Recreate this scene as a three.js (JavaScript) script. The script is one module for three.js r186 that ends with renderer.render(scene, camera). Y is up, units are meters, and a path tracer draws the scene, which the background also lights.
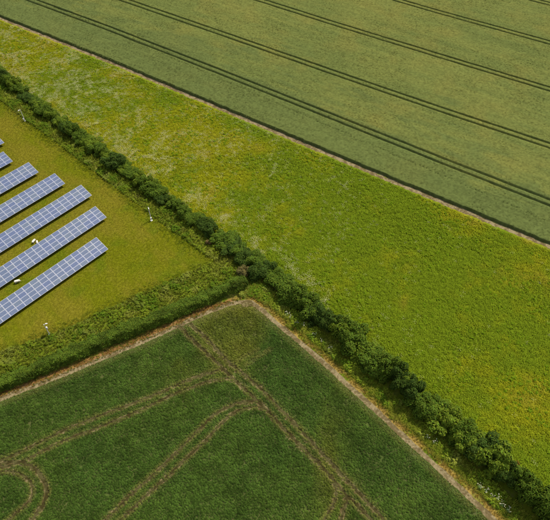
import * as THREE from 'three';
import { mergeGeometries } from 'three/addons/utils/BufferGeometryUtils.js';
import { MarchingCubes } from 'three/addons/objects/MarchingCubes.js';

// ---------------------------------------------------------------- camera, sky, sun, exposure
const scene = new THREE.Scene();
const camera = new THREE.PerspectiveCamera(50.6, 1024 / 968, 0.5, 6000);   // drone 90 m up, looking 51 degrees down
camera.position.set(0, 90, 0);
camera.rotation.set(THREE.MathUtils.degToRad(-51.44), 0, 0);
scene.add(camera);

const SUN_AZ = 52, SUN_EL = 57;                                             // from the upper right, through thin high cloud
const rad = THREE.MathUtils.degToRad;
const sunDir = new THREE.Vector3(Math.sin(rad(SUN_AZ)) * Math.cos(rad(SUN_EL)), Math.sin(rad(SUN_EL)), -Math.cos(rad(SUN_AZ)) * Math.cos(rad(SUN_EL)));
{
  const w = 512, h = 256, d = new Float32Array(w * h * 4), v = new THREE.Vector3();
  for (let j = 0; j < h; j++) for (let i = 0; i < w; i++) {
    const el = ((j + 0.5) / h - 0.5) * Math.PI, az = ((i + 0.5) / w - 0.5) * 2 * Math.PI;
    v.set(Math.cos(az) * Math.cos(el), Math.sin(el), Math.sin(az) * Math.cos(el));
    const up = Math.max(0, v.y), glow = Math.pow(Math.max(0, v.dot(sunDir)), 5);
    const b = 0.30 + 0.06 * up + 0.22 * glow, o = (j * w + i) * 4;
    d[o] = b * (0.97 - 0.07 * up); d[o + 1] = b * (0.99 - 0.02 * up); d[o + 2] = b * (1.03 + 0.12 * up); d[o + 3] = 1;
  }
  const sky = new THREE.DataTexture(d, w, h, THREE.RGBAFormat, THREE.FloatType);
  sky.mapping = THREE.EquirectangularReflectionMapping; sky.magFilter = sky.minFilter = THREE.LinearFilter; sky.needsUpdate = true;
  scene.background = sky; scene.environment = sky;
}
const sun = new THREE.DirectionalLight(0xfff1dc, 3.2);
sun.position.copy(sunDir).multiplyScalar(300).add(new THREE.Vector3(0, 0, -95));
sun.target.position.set(0, 0, -95); sun.castShadow = true; sun.shadow.radius = 7;
sun.shadow.mapSize.set(4096, 4096);
Object.assign(sun.shadow.camera, { left: -150, right: 150, top: 150, bottom: -150, near: 1, far: 700 });
scene.add(sun, sun.target);
const renderer = new THREE.WebGLRenderer({ antialias: true });
renderer.shadowMap.enabled = true;
renderer.toneMapping = THREE.LinearToneMapping;
renderer.toneMappingExposure = 2.2;

// ---------------------------------------------------------------- helpers
function rngOf(seed) { let a = seed >>> 0; return () => { a = (a + 0x6D2B79F5) | 0; let t = Math.imul(a ^ (a >>> 15), 1 | a); t = (t + Math.imul(t ^ (t >>> 7), 61 | t)) ^ t; return ((t ^ (t >>> 14)) >>> 0) / 4294967296; }; }
function hash(i, j, s) { let h = Math.imul(i, 374761393) ^ Math.imul(j, 668265263) ^ Math.imul(s, 1442695041); h = Math.imul(h ^ (h >>> 13), 1274126177); return ((h ^ (h >>> 16)) >>> 0) / 4294967296; }
function noise(x, y, s = 0) {                                               // smooth value noise, 0 to 1
  const i = Math.floor(x), j = Math.floor(y), f = x - i, g = y - j, a = f * f * (3 - 2 * f), b = g * g * (3 - 2 * g);
  const p = hash(i, j, s), q = hash(i + 1, j, s), r = hash(i, j + 1, s), t = hash(i + 1, j + 1, s);
  return p + (q - p) * a + (r - p) * b + (p - q - r + t) * a * b;
}
function fbm(x, y, s = 0, n = 3) { let v = 0, k = 0.5, t = 0; for (let o = 0; o < n; o++) { v += noise(x, y, s + o * 17) * k; t += k; k *= 0.55; x = x * 2.03 + 7.1; y = y * 2.03 - 3.7; } return v / t; }
const sstep = (a, b, x) => { const t = Math.min(1, Math.max(0, (x - a) / (b - a))); return t * t * (3 - 2 * t); };
const mix3 = (a, b, t) => [a[0] + (b[0] - a[0]) * t, a[1] + (b[1] - a[1]) * t, a[2] + (b[2] - a[2]) * t];
const mul3 = (a, k) => [a[0] * k, a[1] * k, a[2] * k];
const taken = {};
function numbered(n) { const k = (taken[n] = (taken[n] ?? -1) + 1); return k ? n + '_' + String(k).padStart(3, '0') : n; }
function tag(o, label, category, group, kind) { o.userData = { label, category }; if (group) o.userData.group = group; if (kind) o.userData.kind = kind; return o; }
function shade(o) { o.traverse(c => { if (c.isMesh) { c.castShadow = true; c.receiveShadow = true; } }); return o; }
function put(o, name) { o.name = numbered(name); shade(o); scene.add(o); return o; }
function part(name, geo, m, parent) { const o = new THREE.Mesh(geo, m); o.name = name; parent.add(o); return o; }
function dup(src, base) { const c = src.clone(); c.name = numbered(base); scene.add(c); return c; }
const toByte = x => { x = Math.min(1, Math.max(0, x)); return 255 * (x <= 0.0031308 ? 12.92 * x : 1.055 * Math.pow(x, 1 / 2.4) - 0.055) + 0.5 | 0; };
function paint(w, h, [x0, z0, x1, z1], fn) {                                // a colour map over a rectangle of land, fn gives linear colour
  const d = new Uint8Array(w * h * 4);
  for (let j = 0; j < h; j++) for (let i = 0; i < w; i++) {
    const c = fn(x0 + (x1 - x0) * (i + 0.5) / w, z0 + (z1 - z0) * (j + 0.5) / h), o = (j * w + i) * 4;
    d[o] = toByte(c[0]); d[o + 1] = toByte(c[1]); d[o + 2] = toByte(c[2]); d[o + 3] = 255;
  }
  const t = new THREE.DataTexture(d, w, h); t.colorSpace = THREE.SRGBColorSpace; t.magFilter = THREE.LinearFilter; t.minFilter = THREE.LinearFilter;
  t.wrapS = t.wrapT = THREE.ClampToEdgeWrapping; t.needsUpdate = true; return t;
}
function flat(pts, y, [x0, z0, x1, z1]) {                                   // a level sheet with the outline pts
  const c = pts.map(p => new THREE.Vector2(p[0], -p[1]));
  if (THREE.ShapeUtils.isClockWise(c)) c.reverse();
  const g = new THREE.BufferGeometry(), pos = [], uv = [], nor = [];
  for (const p of c) { pos.push(p.x, y, -p.y); nor.push(0, 1, 0); uv.push((p.x - x0) / (x1 - x0), (-p.y - z0) / (z1 - z0)); }
  g.setAttribute('position', new THREE.Float32BufferAttribute(pos, 3)); g.setAttribute('normal', new THREE.Float32BufferAttribute(nor, 3)); g.setAttribute('uv', new THREE.Float32BufferAttribute(uv, 2));
  g.setIndex(THREE.ShapeUtils.triangulateShape(c, []).flat()); return g;
}
function inside(x, z, poly) { let r = false; for (let i = 0, j = poly.length - 1; i < poly.length; j = i++) { const [a, b] = poly[i], [c, d] = poly[j]; if ((b > z) !== (d > z) && x < (c - a) * (z - b) / (d - b) + a) r = !r; } return r; }
function distTo(x, z, line) {                                              // distance to a polyline
  let m = 1e9;
  for (let i = 0; i + 1 < line.length; i++) { const [a, b] = line[i], [c, d] = line[i + 1], ux = c - a, uz = d - b, t = Math.min(1, Math.max(0, ((x - a) * ux + (z - b) * uz) / (ux * ux + uz * uz))); const e = Math.hypot(x - a - t * ux, z - b - t * uz); if (e < m) m = e; }
  return m;
}
function extend(line, a, b = a) {                                           // carries both ends on in their own direction
  const go = (p, q, k) => { const l = Math.hypot(q[0] - p[0], q[1] - p[1]); return [q[0] + (q[0] - p[0]) / l * k, q[1] + (q[1] - p[1]) / l * k]; }, n = line.length, out = line.slice();
  if (a) out.unshift(go(line[Math.min(2, n - 1)], line[0], a));
  if (b) out.push(go(line[Math.max(0, n - 3)], line[n - 1], b));
  return out;
}
function smooth(line, step) {
  const c = new THREE.CatmullRomCurve3(line.map(p => new THREE.Vector3(p[0], 0, p[1])), false, 'centripetal');
  return c.getSpacedPoints(Math.max(2, Math.round(c.getLength() / step))).map(p => [p.x, p.z]);
}
function ribbon(line, y, half, seed, ragged = 0.3, step = 0.35) {           // a strip of bare ground with uneven edges; uv in metres
  const q = smooth(line, step), pos = [], uv = [], nor = [], idx = [];
  let run = 0;
  q.forEach((p, i) => {
    const a = q[Math.max(0, i - 1)], b = q[Math.min(q.length - 1, i + 1)], l = Math.hypot(b[0] - a[0], b[1] - a[1]) || 1, nx = -(b[1] - a[1]) / l, nz = (b[0] - a[0]) / l;
    if (i) run += Math.hypot(p[0] - a[0], p[1] - a[1]);
    const hl = half * (1 + ragged * (noise(run * 0.9, 3, seed) + noise(run * 2.7, 9, seed) - 1)), hr = half * (1 + ragged * (noise(run * 0.9, 31, seed) + noise(run * 2.7, 57, seed) - 1));
    for (const k of [-hl, hr]) { const x = p[0] + nx * k, z = p[1] + nz * k; pos.push(x, y, z); nor.push(0, 1, 0); uv.push(x / 12, z / 12); }
    if (i) { const o = i * 2; idx.push(o - 2, o - 1, o, o - 1, o + 1, o); }
  });
  const g = new THREE.BufferGeometry();
  g.setAttribute('position', new THREE.Float32BufferAttribute(pos, 3)); g.setAttribute('normal', new THREE.Float32BufferAttribute(nor, 3)); g.setAttribute('uv', new THREE.Float32BufferAttribute(uv, 2)); g.setIndex(idx);
  return g;
}

// ---------------------------------------------------------------- lie of the land: outlines in metres [x, z], camera above [0, 0]
const EDGE = [[-88.83, -172.12], [-48.52, -146.58], [-17.61, -126.13], [22.85, -99.33], [37.85, -89.49], [58.83, -75.84]];
const TRAM1 = [[-81.81, -182.37], [-51.56, -163.45], [-15.72, -139.86], [14.45, -119.56], [40.12, -102.28], [62.33, -87.72]];
const TRAM2 = [[-50.92, -182.37], [-17.04, -161.07], [15.73, -140.11], [43.87, -122.35], [68.49, -107.49]];
const TRAM3 = [[-5.68, -182.37], [17.43, -167.41], [48.68, -148.04], [75.94, -131.37]];
const TRAM4 = [[40.07, -182.37], [53.48, -173.72], [83.39, -155.3]];
const TRAM5 = [[83.82, -182.37], [90.44, -177.91]];
const ARC = [[77.69, -154.45], [77.18, -151.68], [75.65, -149.49], [73.34, -147.61], [70.62, -146.29], [69.02, -145.76]];
const HEDGE_LOW = [[-77.25, -134.96], [-67.6, -125.68], [-58.64, -117.07], [-50.57, -110.22], [-39.84, -100.15], [-31.39, -92.26], [-24.86, -86.48], [-18.68, -81.01], [-11.66, -74.18], [-7.25, -69.88], [-2.63, -65.53], [1.96, -60.43], [6.69, -55.84], [11.18, -51.49], [17.02, -45.16], [21.64, -39.86], [25.96, -34.9], [30.12, -30.73], [34, -26.64], [38.8, -21.35]];
const CLIP_LOW = [[-48.25, -41.9], [-40.46, -45.76], [-32.35, -50.22], [-23.72, -54.51], [-14.65, -59.5], [-6.01, -63.8]];
const CLIP_TOP = [[-50.07, -47.76], [-41.92, -51.49], [-33.47, -55.84], [-24.62, -60.91], [-15.15, -65.28], [-7.17, -67.81]];
const WEED_UP = [[-50.78, -50.02], [-44.18, -52.99], [-37.44, -56.52], [-30.53, -60.91], [-23.22, -65.28], [-17.48, -68.58], [-12.52, -71.21]];
const SOLAR_EDGE = [[-74.92, -127.48], [-65.63, -118.74], [-57.2, -111.4], [-49.2, -104.14], [-38.8, -94.59], [-30.65, -87.42], [-24.21, -81.31], [-18.21, -76.12], [-12.52, -71.21]];
const TRACK_R = [[-4.93, -61.14], [-2.54, -59.26], [0, -56.63], [4.67, -52.02], [9.95, -46.65], [14.86, -41.34], [20.91, -34.72], [26.47, -28.65], [30.36, -24.46], [33.13, -21.2]];
const TRACK_L = [[-47.9, -40.78], [-40.11, -44.38], [-32.01, -48.47], [-23.49, -52.88], [-18.17, -55.84], [-12.66, -58.91], [-7.88, -60.91], [-4.93, -61.14]];
const MAIN_L = [[-17.27, -54.51], [-14.76, -51.91], [-11.74, -48.98], [-9.78, -46.95], [-8.07, -45.26], [-5.29, -42.66], [-2.25, -39.67], [0, -37.16], [2.5, -34.38], [4.13, -32.7], [6.18, -30.57], [8.77, -27.72], [9.78, -26.33], [11.37, -24.53], [13.08, -22.92], [14.59, -21.2]];
const MAIN_R = [[-15.24, -55.17], [-12.97, -52.99], [-10.14, -49.81], [-8, -47.55], [-6.31, -46.05], [-3.01, -43.23], [-0.87, -40.96], [1.2, -38.59], [2.55, -37.16], [4.2, -35.24], [6.75, -32.37], [9.21, -29.6], [11.13, -27.41], [13.28, -24.98], [15.36, -22.63], [16.57, -21.2]];
const A_U = [[-44.56, -30.08], [-41.72, -31.46], [-38.89, -33.12], [-34.5, -35.58], [-29.87, -37.69], [-25.09, -39.77], [-21, -41.52], [-16.85, -43.61], [-13.44, -45.16], [-10.46, -46.15], [-9.22, -46.55]];
const A_L = [[-44.22, -28.97], [-41.99, -29.6], [-39.84, -30.57], [-37.74, -31.87], [-34.08, -33.79], [-29.48, -35.76], [-23.19, -38.68], [-16.7, -42.18], [-15, -42.85], [-12.44, -43.9], [-10.17, -44.48], [-8.04, -44.68], [-6.58, -44]];
const B_U = [[-25.44, -21.49], [-23.26, -23.94], [-21.26, -26.03], [-19.18, -28.11], [-17.05, -30.41], [-15.16, -32.53], [-13.37, -34.55], [-11.68, -36.45], [-9.77, -38.32], [-7.43, -39.58], [-4.86, -40.32], [-3.3, -40.41]];
const B_L = [[-23.41, -21.2], [-21.59, -23.14], [-19.57, -25.2], [-17.47, -27.25], [-15.33, -29.52], [-13.12, -31.79], [-10.84, -34.21], [-8.97, -36.45], [-7.19, -38.14], [-5.17, -39.04], [-3.11, -39.31], [-1.89, -38.95]];
const C_O = [[-44.37, -29.45], [-42.6, -30], [-40.58, -29.76], [-38.75, -28.97], [-37.29, -27.72], [-36.18, -26.49], [-35.63, -25.28], [-35.63, -24.09], [-36.1, -22.63], [-36.93, -21.2]];
const C_I = [[-44.02, -28.34], [-41.8, -28.42], [-40.37, -27.87], [-38.83, -26.95], [-38.06, -25.88], [-37.89, -24.68], [-38.34, -23.5], [-39.39, -22.34], [-40.43, -21.2]];
const D_L = [[9.32, -26.49], [9.55, -25.28], [9.32, -24.09], [8.45, -22.63], [7.45, -21.2]];
const D_R = [[11.09, -24.98], [11, -23.79], [10.6, -22.63], [10.03, -21.2]];
const E_U = [[-6.75, -48.16], [-4.96, -49.29], [-3.14, -50.33]];
const E_L = [[-5.27, -47.35], [-3.12, -48.98], [-0.93, -50.43]];
const POSTS = [[-27.41, -82.95], [-42.62, -53.85], [-65.51, -118.32]];
const SHEEP = [[-51.75, -77.19], [-51, -76.97], [-52.14, -66.46], [-45.51, -52.34]];
const ROWS = [[-35.1, -73.98], [-37.18, -83.12], [-41.87, -89.98], [-48.91, -93.86], [-56.12, -97.72], [-63.38, -101.58], [-67.58, -108.51]];
const OFF = (line, dx, dz) => line.map(p => [p[0] + dx, p[1] + dz]);
const HEDGE_MID = OFF(HEDGE_LOW, 1.25, -1.15), CLIP_MID = OFF(CLIP_LOW, -0.55, -1.05);
const edgeX = extend(EDGE, 60, 70), hedgeX = extend(HEDGE_MID, 60, 25), clipX = extend(CLIP_MID, 30, 0), corner = [-3.6, -66.6];
const trackRX = extend(TRACK_R, 0, 16), trackLX = extend(TRACK_L, 16, 0);
const meadowPoly = [...edgeX, ...hedgeX.slice().reverse()];
const roughPoly = [...hedgeX.filter(p => p[1] < -67), corner, ...clipX.slice(0, -1).reverse(), [-150, -30], [-150, -200]];
const paddockPoly = [...extend(SOLAR_EDGE, 60, 0), ...extend(WEED_UP, 30, 0).slice(0, -1).reverse(), [-140, -30], [-140, -170]];
const lowerPoly = [...clipX, corner, ...hedgeX.filter(p => p[1] > -66), [60, -2], [-80, -2]];
const cropPoly = [...trackLX, ...trackRX.slice(1), [52, -4], [-75, -4]];
const VIEW = [[-106, -198], [106, -198], [54, -8], [-54, -8]];              // what the camera sees, with a margin all round
const boundsOf = p => { const b = [1e9, 1e9, -1e9, -1e9]; for (const [x, z] of p) { b[0] = Math.min(b[0], x); b[1] = Math.min(b[1], z); b[2] = Math.max(b[2], x); b[3] = Math.max(b[3], z); } return b; };
const structure = (name, geo, m) => { const o = put(new THREE.Mesh(geo, m), name); o.userData = { kind: 'structure' }; return o; };

// base colours, linear
const GRASS_SUN = [0.138, 0.150, 0.0045], GRASS_GREEN = [0.082, 0.120, 0.0050], GRASS_DRY = [0.156, 0.138, 0.014], SOIL = [0.115, 0.088, 0.045], SOIL_PALE = [0.235, 0.192, 0.120];
const meadowTone = (x, z) => {                                               // patches of lush, yellowing and dry growth
  const a = fbm(x * 0.045, z * 0.045, 3), b = fbm(x * 0.16 + z * 0.05, z * 0.16 - x * 0.05, 9), c = noise(x * 0.9, z * 0.9, 5);
  let q = mix3(GRASS_GREEN, GRASS_SUN, sstep(0.34, 0.62, a * 0.6 + b * 0.4 + (c - 0.5) * 0.12 - 0.08 * sstep(-20, 40, x)));
  return mix3(q, GRASS_DRY, 0.65 * sstep(0.58, 0.8, b * 0.7 + a * 0.3));
};
const paddockTone = (x, z) => {
  const a = fbm(x * 0.07, z * 0.07, 23), b = fbm(x * 0.3, z * 0.3, 29), u = x * 0.68 + z * 0.73, w = x * 0.73 - z * 0.68, c = fbm(u * 0.1, w * 0.5, 31);
  return mix3(mix3([0.090, 0.101, 0.0030], [0.114, 0.106, 0.0080], sstep(0.35, 0.65, a * 0.6 + c * 0.4)), [0.072, 0.096, 0.0035], 0.85 * sstep(0.5, 0.72, b * 0.6 + (1 - a) * 0.4));
};
const roughTone = (x, z) => mix3(mix3([0.055, 0.092, 0.005], [0.105, 0.125, 0.010], fbm(x * 0.35, z * 0.35, 41)), [0.15, 0.125, 0.03], 0.6 * sstep(0.62, 0.8, fbm(x * 0.22, z * 0.22, 47)));
const cropTone = (x, z) => mix3(mix3([0.027, 0.057, 0.0090], [0.043, 0.074, 0.0100], fbm(x * 0.13, z * 0.13, 51)), [0.086, 0.092, 0.011], 0.8 * sstep(0.40, 0.74, fbm(x * 0.11 + 4, z * 0.09, 57) * 0.65 + 0.45 * sstep(14, 3, Math.hypot(x + 9, z + 55))));

// ---------------------------------------------------------------- ground sheets
const ground = new THREE.PlaneGeometry(4000, 4000); ground.rotateX(-Math.PI / 2); ground.translate(0, -0.02, -300);
structure('ground', ground, new THREE.MeshStandardMaterial({ color: new THREE.Color(0.085, 0.105, 0.02), roughness: 1 }));
function sheet(name, poly, y, rect, size, tone) {
  return structure(name, flat(poly, y, rect), new THREE.MeshPhysicalMaterial({ map: paint(size[0], size[1], rect, tone), roughness: 1, specularIntensity: 0.08 }));
}
const mottled = (tone, k, thatch, amount, s) => (x, z) => { const f = noise(x * 3.1, z * 3.1, s) * 0.6 + noise(x * 7.3, z * 7.3, s + 1) * 0.4; return mix3(mul3(tone(x, z), 1 + k * (f - 0.5)), thatch, amount * sstep(0.5, 0.85, noise(x * 1.7, z * 1.7, s + 2))); };
sheet('meadow', meadowPoly, 0.004, [-110, -200, 90, -10], [2048, 1946], mottled(meadowTone, 0.7, [0.12, 0.10, 0.035], 0.35, 61));
sheet('rough_grass', roughPoly, 0.004, [-110, -200, 0, -40], [1024, 1490], mottled(roughTone, 0.7, [0.10, 0.085, 0.03], 0.35, 71));
sheet('paddock', paddockPoly, 0.008, [-110, -190, -5, -35], [1380, 2036], mottled(paddockTone, 0.25, [0.135, 0.115, 0.02], 0.2, 81));
sheet('verge', lowerPoly, 0.004, [-60, -70, 55, -2], [1500, 900], mottled((x, z) => mix3(roughTone(x, z), [0.20, 0.13, 0.035], 0.8 * sstep(2.1, 0.9, Math.min(distTo(x, z, trackRX), distTo(x, z, trackLX))) * sstep(0.25, 0.5, noise(x * 0.6, z * 0.6, 7))), 0.6, SOIL, 0.3, 91));
sheet('crop_field', cropPoly, 0.008, [-60, -64, 50, -4], [1640, 896], mottled((x, z) => mix3([0.075, 0.066, 0.030], cropTone(x, z), 0.75), 0.5, [0.06, 0.058, 0.024], 0.5, 101));

// bare soil, one map that repeats every 12 m under several turns and sizes of stain
const soilMap = (() => {
  const per = (x, y, n, s) => { const i = Math.floor(x), j = Math.floor(y), f = x - i, g = y - j, a = f * f * (3 - 2 * f), b = g * g * (3 - 2 * g), w = k => ((k % n) + n) % n; const p = hash(w(i), w(j), s), q = hash(w(i + 1), w(j), s), r = hash(w(i), w(j + 1), s), t = hash(w(i + 1), w(j + 1), s); return p + (q - p) * a + (r - p) * b + (p - q - r + t) * a * b; };
  const t = paint(512, 512, [0, 0, 1, 1], (u, v) => { const a = per(u * 14, v * 14, 14, 1), b = per(u * 47, v * 47, 47, 2), c = per(u * 160, v * 160, 160, 3); return mul3(mix3(SOIL, SOIL_PALE, sstep(0.25, 0.75, a * 0.5 + b * 0.5)), 0.75 + 0.5 * c); });
  t.wrapS = t.wrapT = THREE.RepeatWrapping; return t;
})();
const soilMat = new THREE.MeshPhysicalMaterial({ map: soilMap, color: new THREE.Color(0.50, 0.52, 0.38), roughness: 1, specularIntensity: 0.1, bumpMap: soilMap, bumpScale: 0.04 });
const shadedRutMat = new THREE.MeshPhysicalMaterial({ map: soilMap, color: new THREE.Color(0.22, 0.25, 0.15), roughness: 1, specularIntensity: 0.1 });  // damp compacted soil, with the shade of rut depth painted into its colour
const pathMat = new THREE.MeshPhysicalMaterial({ map: soilMap, roughness: 1, specularIntensity: 0.1, color: new THREE.Color(0.70, 0.71, 0.63), bumpMap: soilMap, bumpScale: 0.04 });
const rustMat = new THREE.MeshPhysicalMaterial({ map: soilMap, roughness: 1, specularIntensity: 0.1, color: new THREE.Color(0.8, 0.56, 0.33) });
structure('path', ribbon(trackRX, 0.020, 0.48, 5, 0.35), pathMat);
structure('path', ribbon(trackLX, 0.016, 0.46, 6, 0.4), pathMat);
structure('dry_verge', ribbon(OFF(trackLX.slice(0, -1), -0.35, -0.75), 0.012, 0.42, 8, 0.7), rustMat);
structure('field_margin', ribbon(OFF(edgeX, -0.30, 0.48), 0.012, 0.55, 7, 0.6, 0.5), pathMat);

// wheel tracks pressed through the low crop
const MAIN_LX = extend(MAIN_L, 1.5, 16), MAIN_RX = extend(MAIN_R, 1.5, 16), A_UX = extend(A_U, 14, 0), A_LX = extend(A_L, 14, 0), B_UX = extend(B_U, 14, 0), B_LX = extend(B_L, 14, 0), C_OX = extend(C_O, 0, 10), C_IX = extend(C_I, 0, 10), D_LX = extend(D_L, 0, 8), D_RX = extend(D_R, 0, 8);
const TRACKS = [[MAIN_LX, 0.30], [MAIN_RX, 0.30], [A_UX, 0.25], [A_LX, 0.24], [B_UX, 0.25], [B_LX, 0.24], [C_OX, 0.34], [C_IX, 0.22], [D_LX, 0.22], [D_RX, 0.25], [E_U, 0.10], [E_L, 0.10]];
TRACKS.forEach(([l, h], i) => { if (i < 10) structure('wheel_track', ribbon(l, 0.064 + 0.004 * i, h * 0.78, 20 + i, 0.6), shadedRutMat); });
TRACKS.forEach(([l, h], i) => { if (i < 10) structure('trodden_strip', ribbon(OFF(l, -0.10, 0.12), 0.024 + 0.004 * i, h * 1.6, 40 + i, 0.75), soilMat); });
const SCUFFS = [[-7.6, -45.5, 1.0, 0.8], [-2.0, -39.6, 1.0, 0.7], [10.4, -26.2, 1.1, 0.8], [-5.4, -60.6, 1.3, 0.8]];   // trodden ground where tracks meet
SCUFFS.forEach(([x, z, r, k], i) => { const p = []; for (let a = 0; a < 28; a++) { const t = a / 28 * 2 * Math.PI, q = r * 0.8 * (0.55 + 0.75 * noise(Math.cos(t) * 2.6 + 9, Math.sin(t) * 2 + i * 5, 77)); p.push([x + q * Math.cos(t) * 1.1, z + q * Math.sin(t) * k]); } const g = flat(p, 0.108 + 0.004 * i, [0, 0, 12, 12]); if (i === 3) structure('bare_patch', g, soilMat); });

// ---------------------------------------------------------------- plants as real leaves
function tuft(seed, blades, height, spread, width, lean) {                   // a clump of bent, pointed blades
  const r = rngOf(seed), pos = [], idx = [], nor = [];
  for (let b = 0; b < blades; b++) {
    const a = r() * 6.283, d = Math.sqrt(r()) * spread, x = Math.cos(a) * d, z = Math.sin(a) * d, h = height * (0.6 + 0.5 * r()), t = r() * 6.283, l = lean * (0.3 + r()), w = width * (0.7 + 0.6 * r()) / 2;
    const lx = Math.cos(t) * l, lz = Math.sin(t) * l, px = -Math.sin(t) * w, pz = Math.cos(t) * w, o = pos.length / 3, nv = new THREE.Vector3(Math.cos(t) * 0.7 * (r() < 0.5 ? 1 : -1), 0.9, Math.sin(t) * 0.7 * (r() < 0.5 ? 1 : -1)).normalize();
    for (let k = 0; k < 5; k++) nor.push(nv.x, nv.y, nv.z);
    pos.push(x - px, 0, z - pz, x + px, 0, z + pz, x + lx * 0.4 - px, h * 0.65, z + lz * 0.4 - pz, x + lx * 0.4 + px, h * 0.65, z + lz * 0.4 + pz, x + lx, h, z + lz);
    idx.push(o, o + 1, o + 3, o, o + 3, o + 2, o + 2, o + 3, o + 4);
  }
  const g = new THREE.BufferGeometry(); g.setAttribute('position', new THREE.Float32BufferAttribute(pos, 3)); g.setIndex(idx); g.setAttribute('normal', new THREE.Float32BufferAttribute(nor, 3)); return g;
}
function leafy(seed, n, radius, height, leaf) {                              // a low broad-leaved plant: leaves on a dome
  const r = rngOf(seed), pos = [], idx = [];
  for (let k = 0; k < n; k++) {
    const a = r() * 6.283, e = Math.asin(Math.sqrt(r())), q = 0.75 + 0.3 * r(), c = new THREE.Vector3(Math.cos(a) * Math.cos(e) * radius * q, Math.max(0.03, Math.sin(e) * height * q), Math.sin(a) * Math.cos(e) * radius * q);
    const nrm = new THREE.Vector3(Math.cos(a) * Math.cos(e) + r() - 0.5, Math.sin(e) + 0.5 + r() * 0.6, Math.sin(a) * Math.cos(e) + r() - 0.5).normalize(), u = new THREE.Vector3(r() - 0.5, r() - 0.5, r() - 0.5).cross(nrm).normalize(), v = nrm.clone().cross(u), s = leaf * (0.7 + 0.6 * r()), o = pos.length / 3;
    for (const [p, w] of [[-1, 0], [0, -0.5], [1, 0], [0, 0.5]]) pos.push(c.x + (u.x * p + v.x * w) * s, c.y + (u.y * p + v.y * w) * s, c.z + (u.z * p + v.z * w) * s);
    idx.push(o, o + 1, o + 2, o, o + 2, o + 3);
  }
  const g = new THREE.BufferGeometry(); g.setAttribute('position', new THREE.Float32BufferAttribute(pos, 3)); g.setIndex(idx); g.computeVertexNormals(); return g;
}
const plantMat = new THREE.MeshPhysicalMaterial({ color: 0xffffff, roughness: 1, specularIntensity: 0.08, side: THREE.DoubleSide });
function stuff(name, geo, list, label, category, mat = plantMat) {           // list of [x, z, scale, turn, colour, y]
  const im = new THREE.InstancedMesh(geo, mat, list.length), m = new THREE.Matrix4(), q = new THREE.Quaternion(), up = new THREE.Vector3(0, 1, 0), c = new THREE.Color();
  list.forEach(([x, z, s, t, col, y = 0], i) => { m.compose(new THREE.Vector3(x, y, z), q.setFromAxisAngle(up, t), new THREE.Vector3(s, s, s)); im.setMatrixAt(i, m); im.setColorAt(i, c.setRGB(col[0], col[1], col[2])); });
  put(im, name); tag(im, label, category, null, 'stuff'); return im;
}
function scatter(seed, poly, density, fn) {                                  // jittered points inside an outline and near the view
  const r = rngOf(seed), b = boundsOf(poly), v = boundsOf(VIEW), step = 1 / Math.sqrt(density), out = [];
  for (let x = Math.max(b[0], v[0]); x < Math.min(b[2], v[2]); x += step) for (let z = Math.max(b[1], v[1]); z < Math.min(b[3], v[3]); z += step) {
    const px = x + (r() - 0.5) * step * 1.6, pz = z + (r() - 0.5) * step * 1.6, k = r(), t = r() * 6.283, e = r();
    if (inside(px, pz, VIEW) && inside(px, pz, poly)) { const o = fn(px, pz, k, t, e); if (o) out.push(o); }
  }
  return out;
}
const vary = (c, k, amt) => mul3(c, 1 + amt * (k - 0.5));

// meadow between the hedgerow and the wheat
const meadowIn = [...OFF(edgeX, -0.9, 1.5), ...OFF(hedgeX, 1.1, -1.0).reverse()];
const lush = (x, z) => fbm(x * 0.11, z * 0.11, 131);
for (let k = 0; k < 2; k++)
  stuff(['meadow_grass', 'meadow_tussocks'][k], k ? tuft(8, 16, 0.34, 0.26, 0.07, 0.36) : tuft(5, 16, 0.22, 0.20, 0.055, 0.24), scatter(200 + k, meadowIn, k ? 7 : 15, (x, z, a, t, e) => (k && lush(x, z) + a * 0.3 < 0.55) ? null : [x, z, 0.7 + 0.7 * a, t, vary(mul3(meadowTone(x, z), k ? 1.25 : 1.3), e, 0.36), 0]),
    k ? 'taller grass tussocks dotted through the yellow-green meadow' : 'yellow-green grass covering the meadow between hedgerow and wheat', 'grass');
stuff('meadow_herbs', leafy(9, 26, 0.34, 0.34, 0.10), scatter(205, meadowIn, 3, (x, z, a, t, e) => fbm(x * 0.3, z * 0.3, 137) + a * 0.35 < 0.80 ? null : [x, z, 0.6 + 0.8 * e, t, vary(mix3(GRASS_GREEN, [0.062, 0.105, 0.003], a), e, 0.4), 0]), 'darker broad-leaved herbs scattered through the meadow grass', 'herbs');
const umbels = (seed, n, spread, h, r0) => {                                 // a handful of flat white flower heads on stalks
  const r = rngOf(seed), gs = [];
  for (let i = 0; i < n; i++) { const x = (r() - 0.5) * 2 * spread, z = (r() - 0.5) * 2 * spread, y = h * (0.75 + 0.4 * r()), q = r0 * (0.6 + 0.7 * r()), c = new THREE.ConeGeometry(q, q * 0.35, 6, 1, true); c.rotateX(Math.PI); c.rotateZ((r() - 0.5) * 0.6); c.translate(x, y, z); const d = new THREE.CircleGeometry(q, 6); d.rotateX(-Math.PI / 2); d.rotateZ((r() - 0.5) * 0.6); d.translate(x, y + q * 0.16, z); gs.push(c, d); }
  return mergeGeometries(gs);
};
const flowerMat = new THREE.MeshStandardMaterial({ color: 0xffffff, roughness: 0.8, side: THREE.DoubleSide });
const hedgeLine = smooth(hedgeX, 3);
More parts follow.
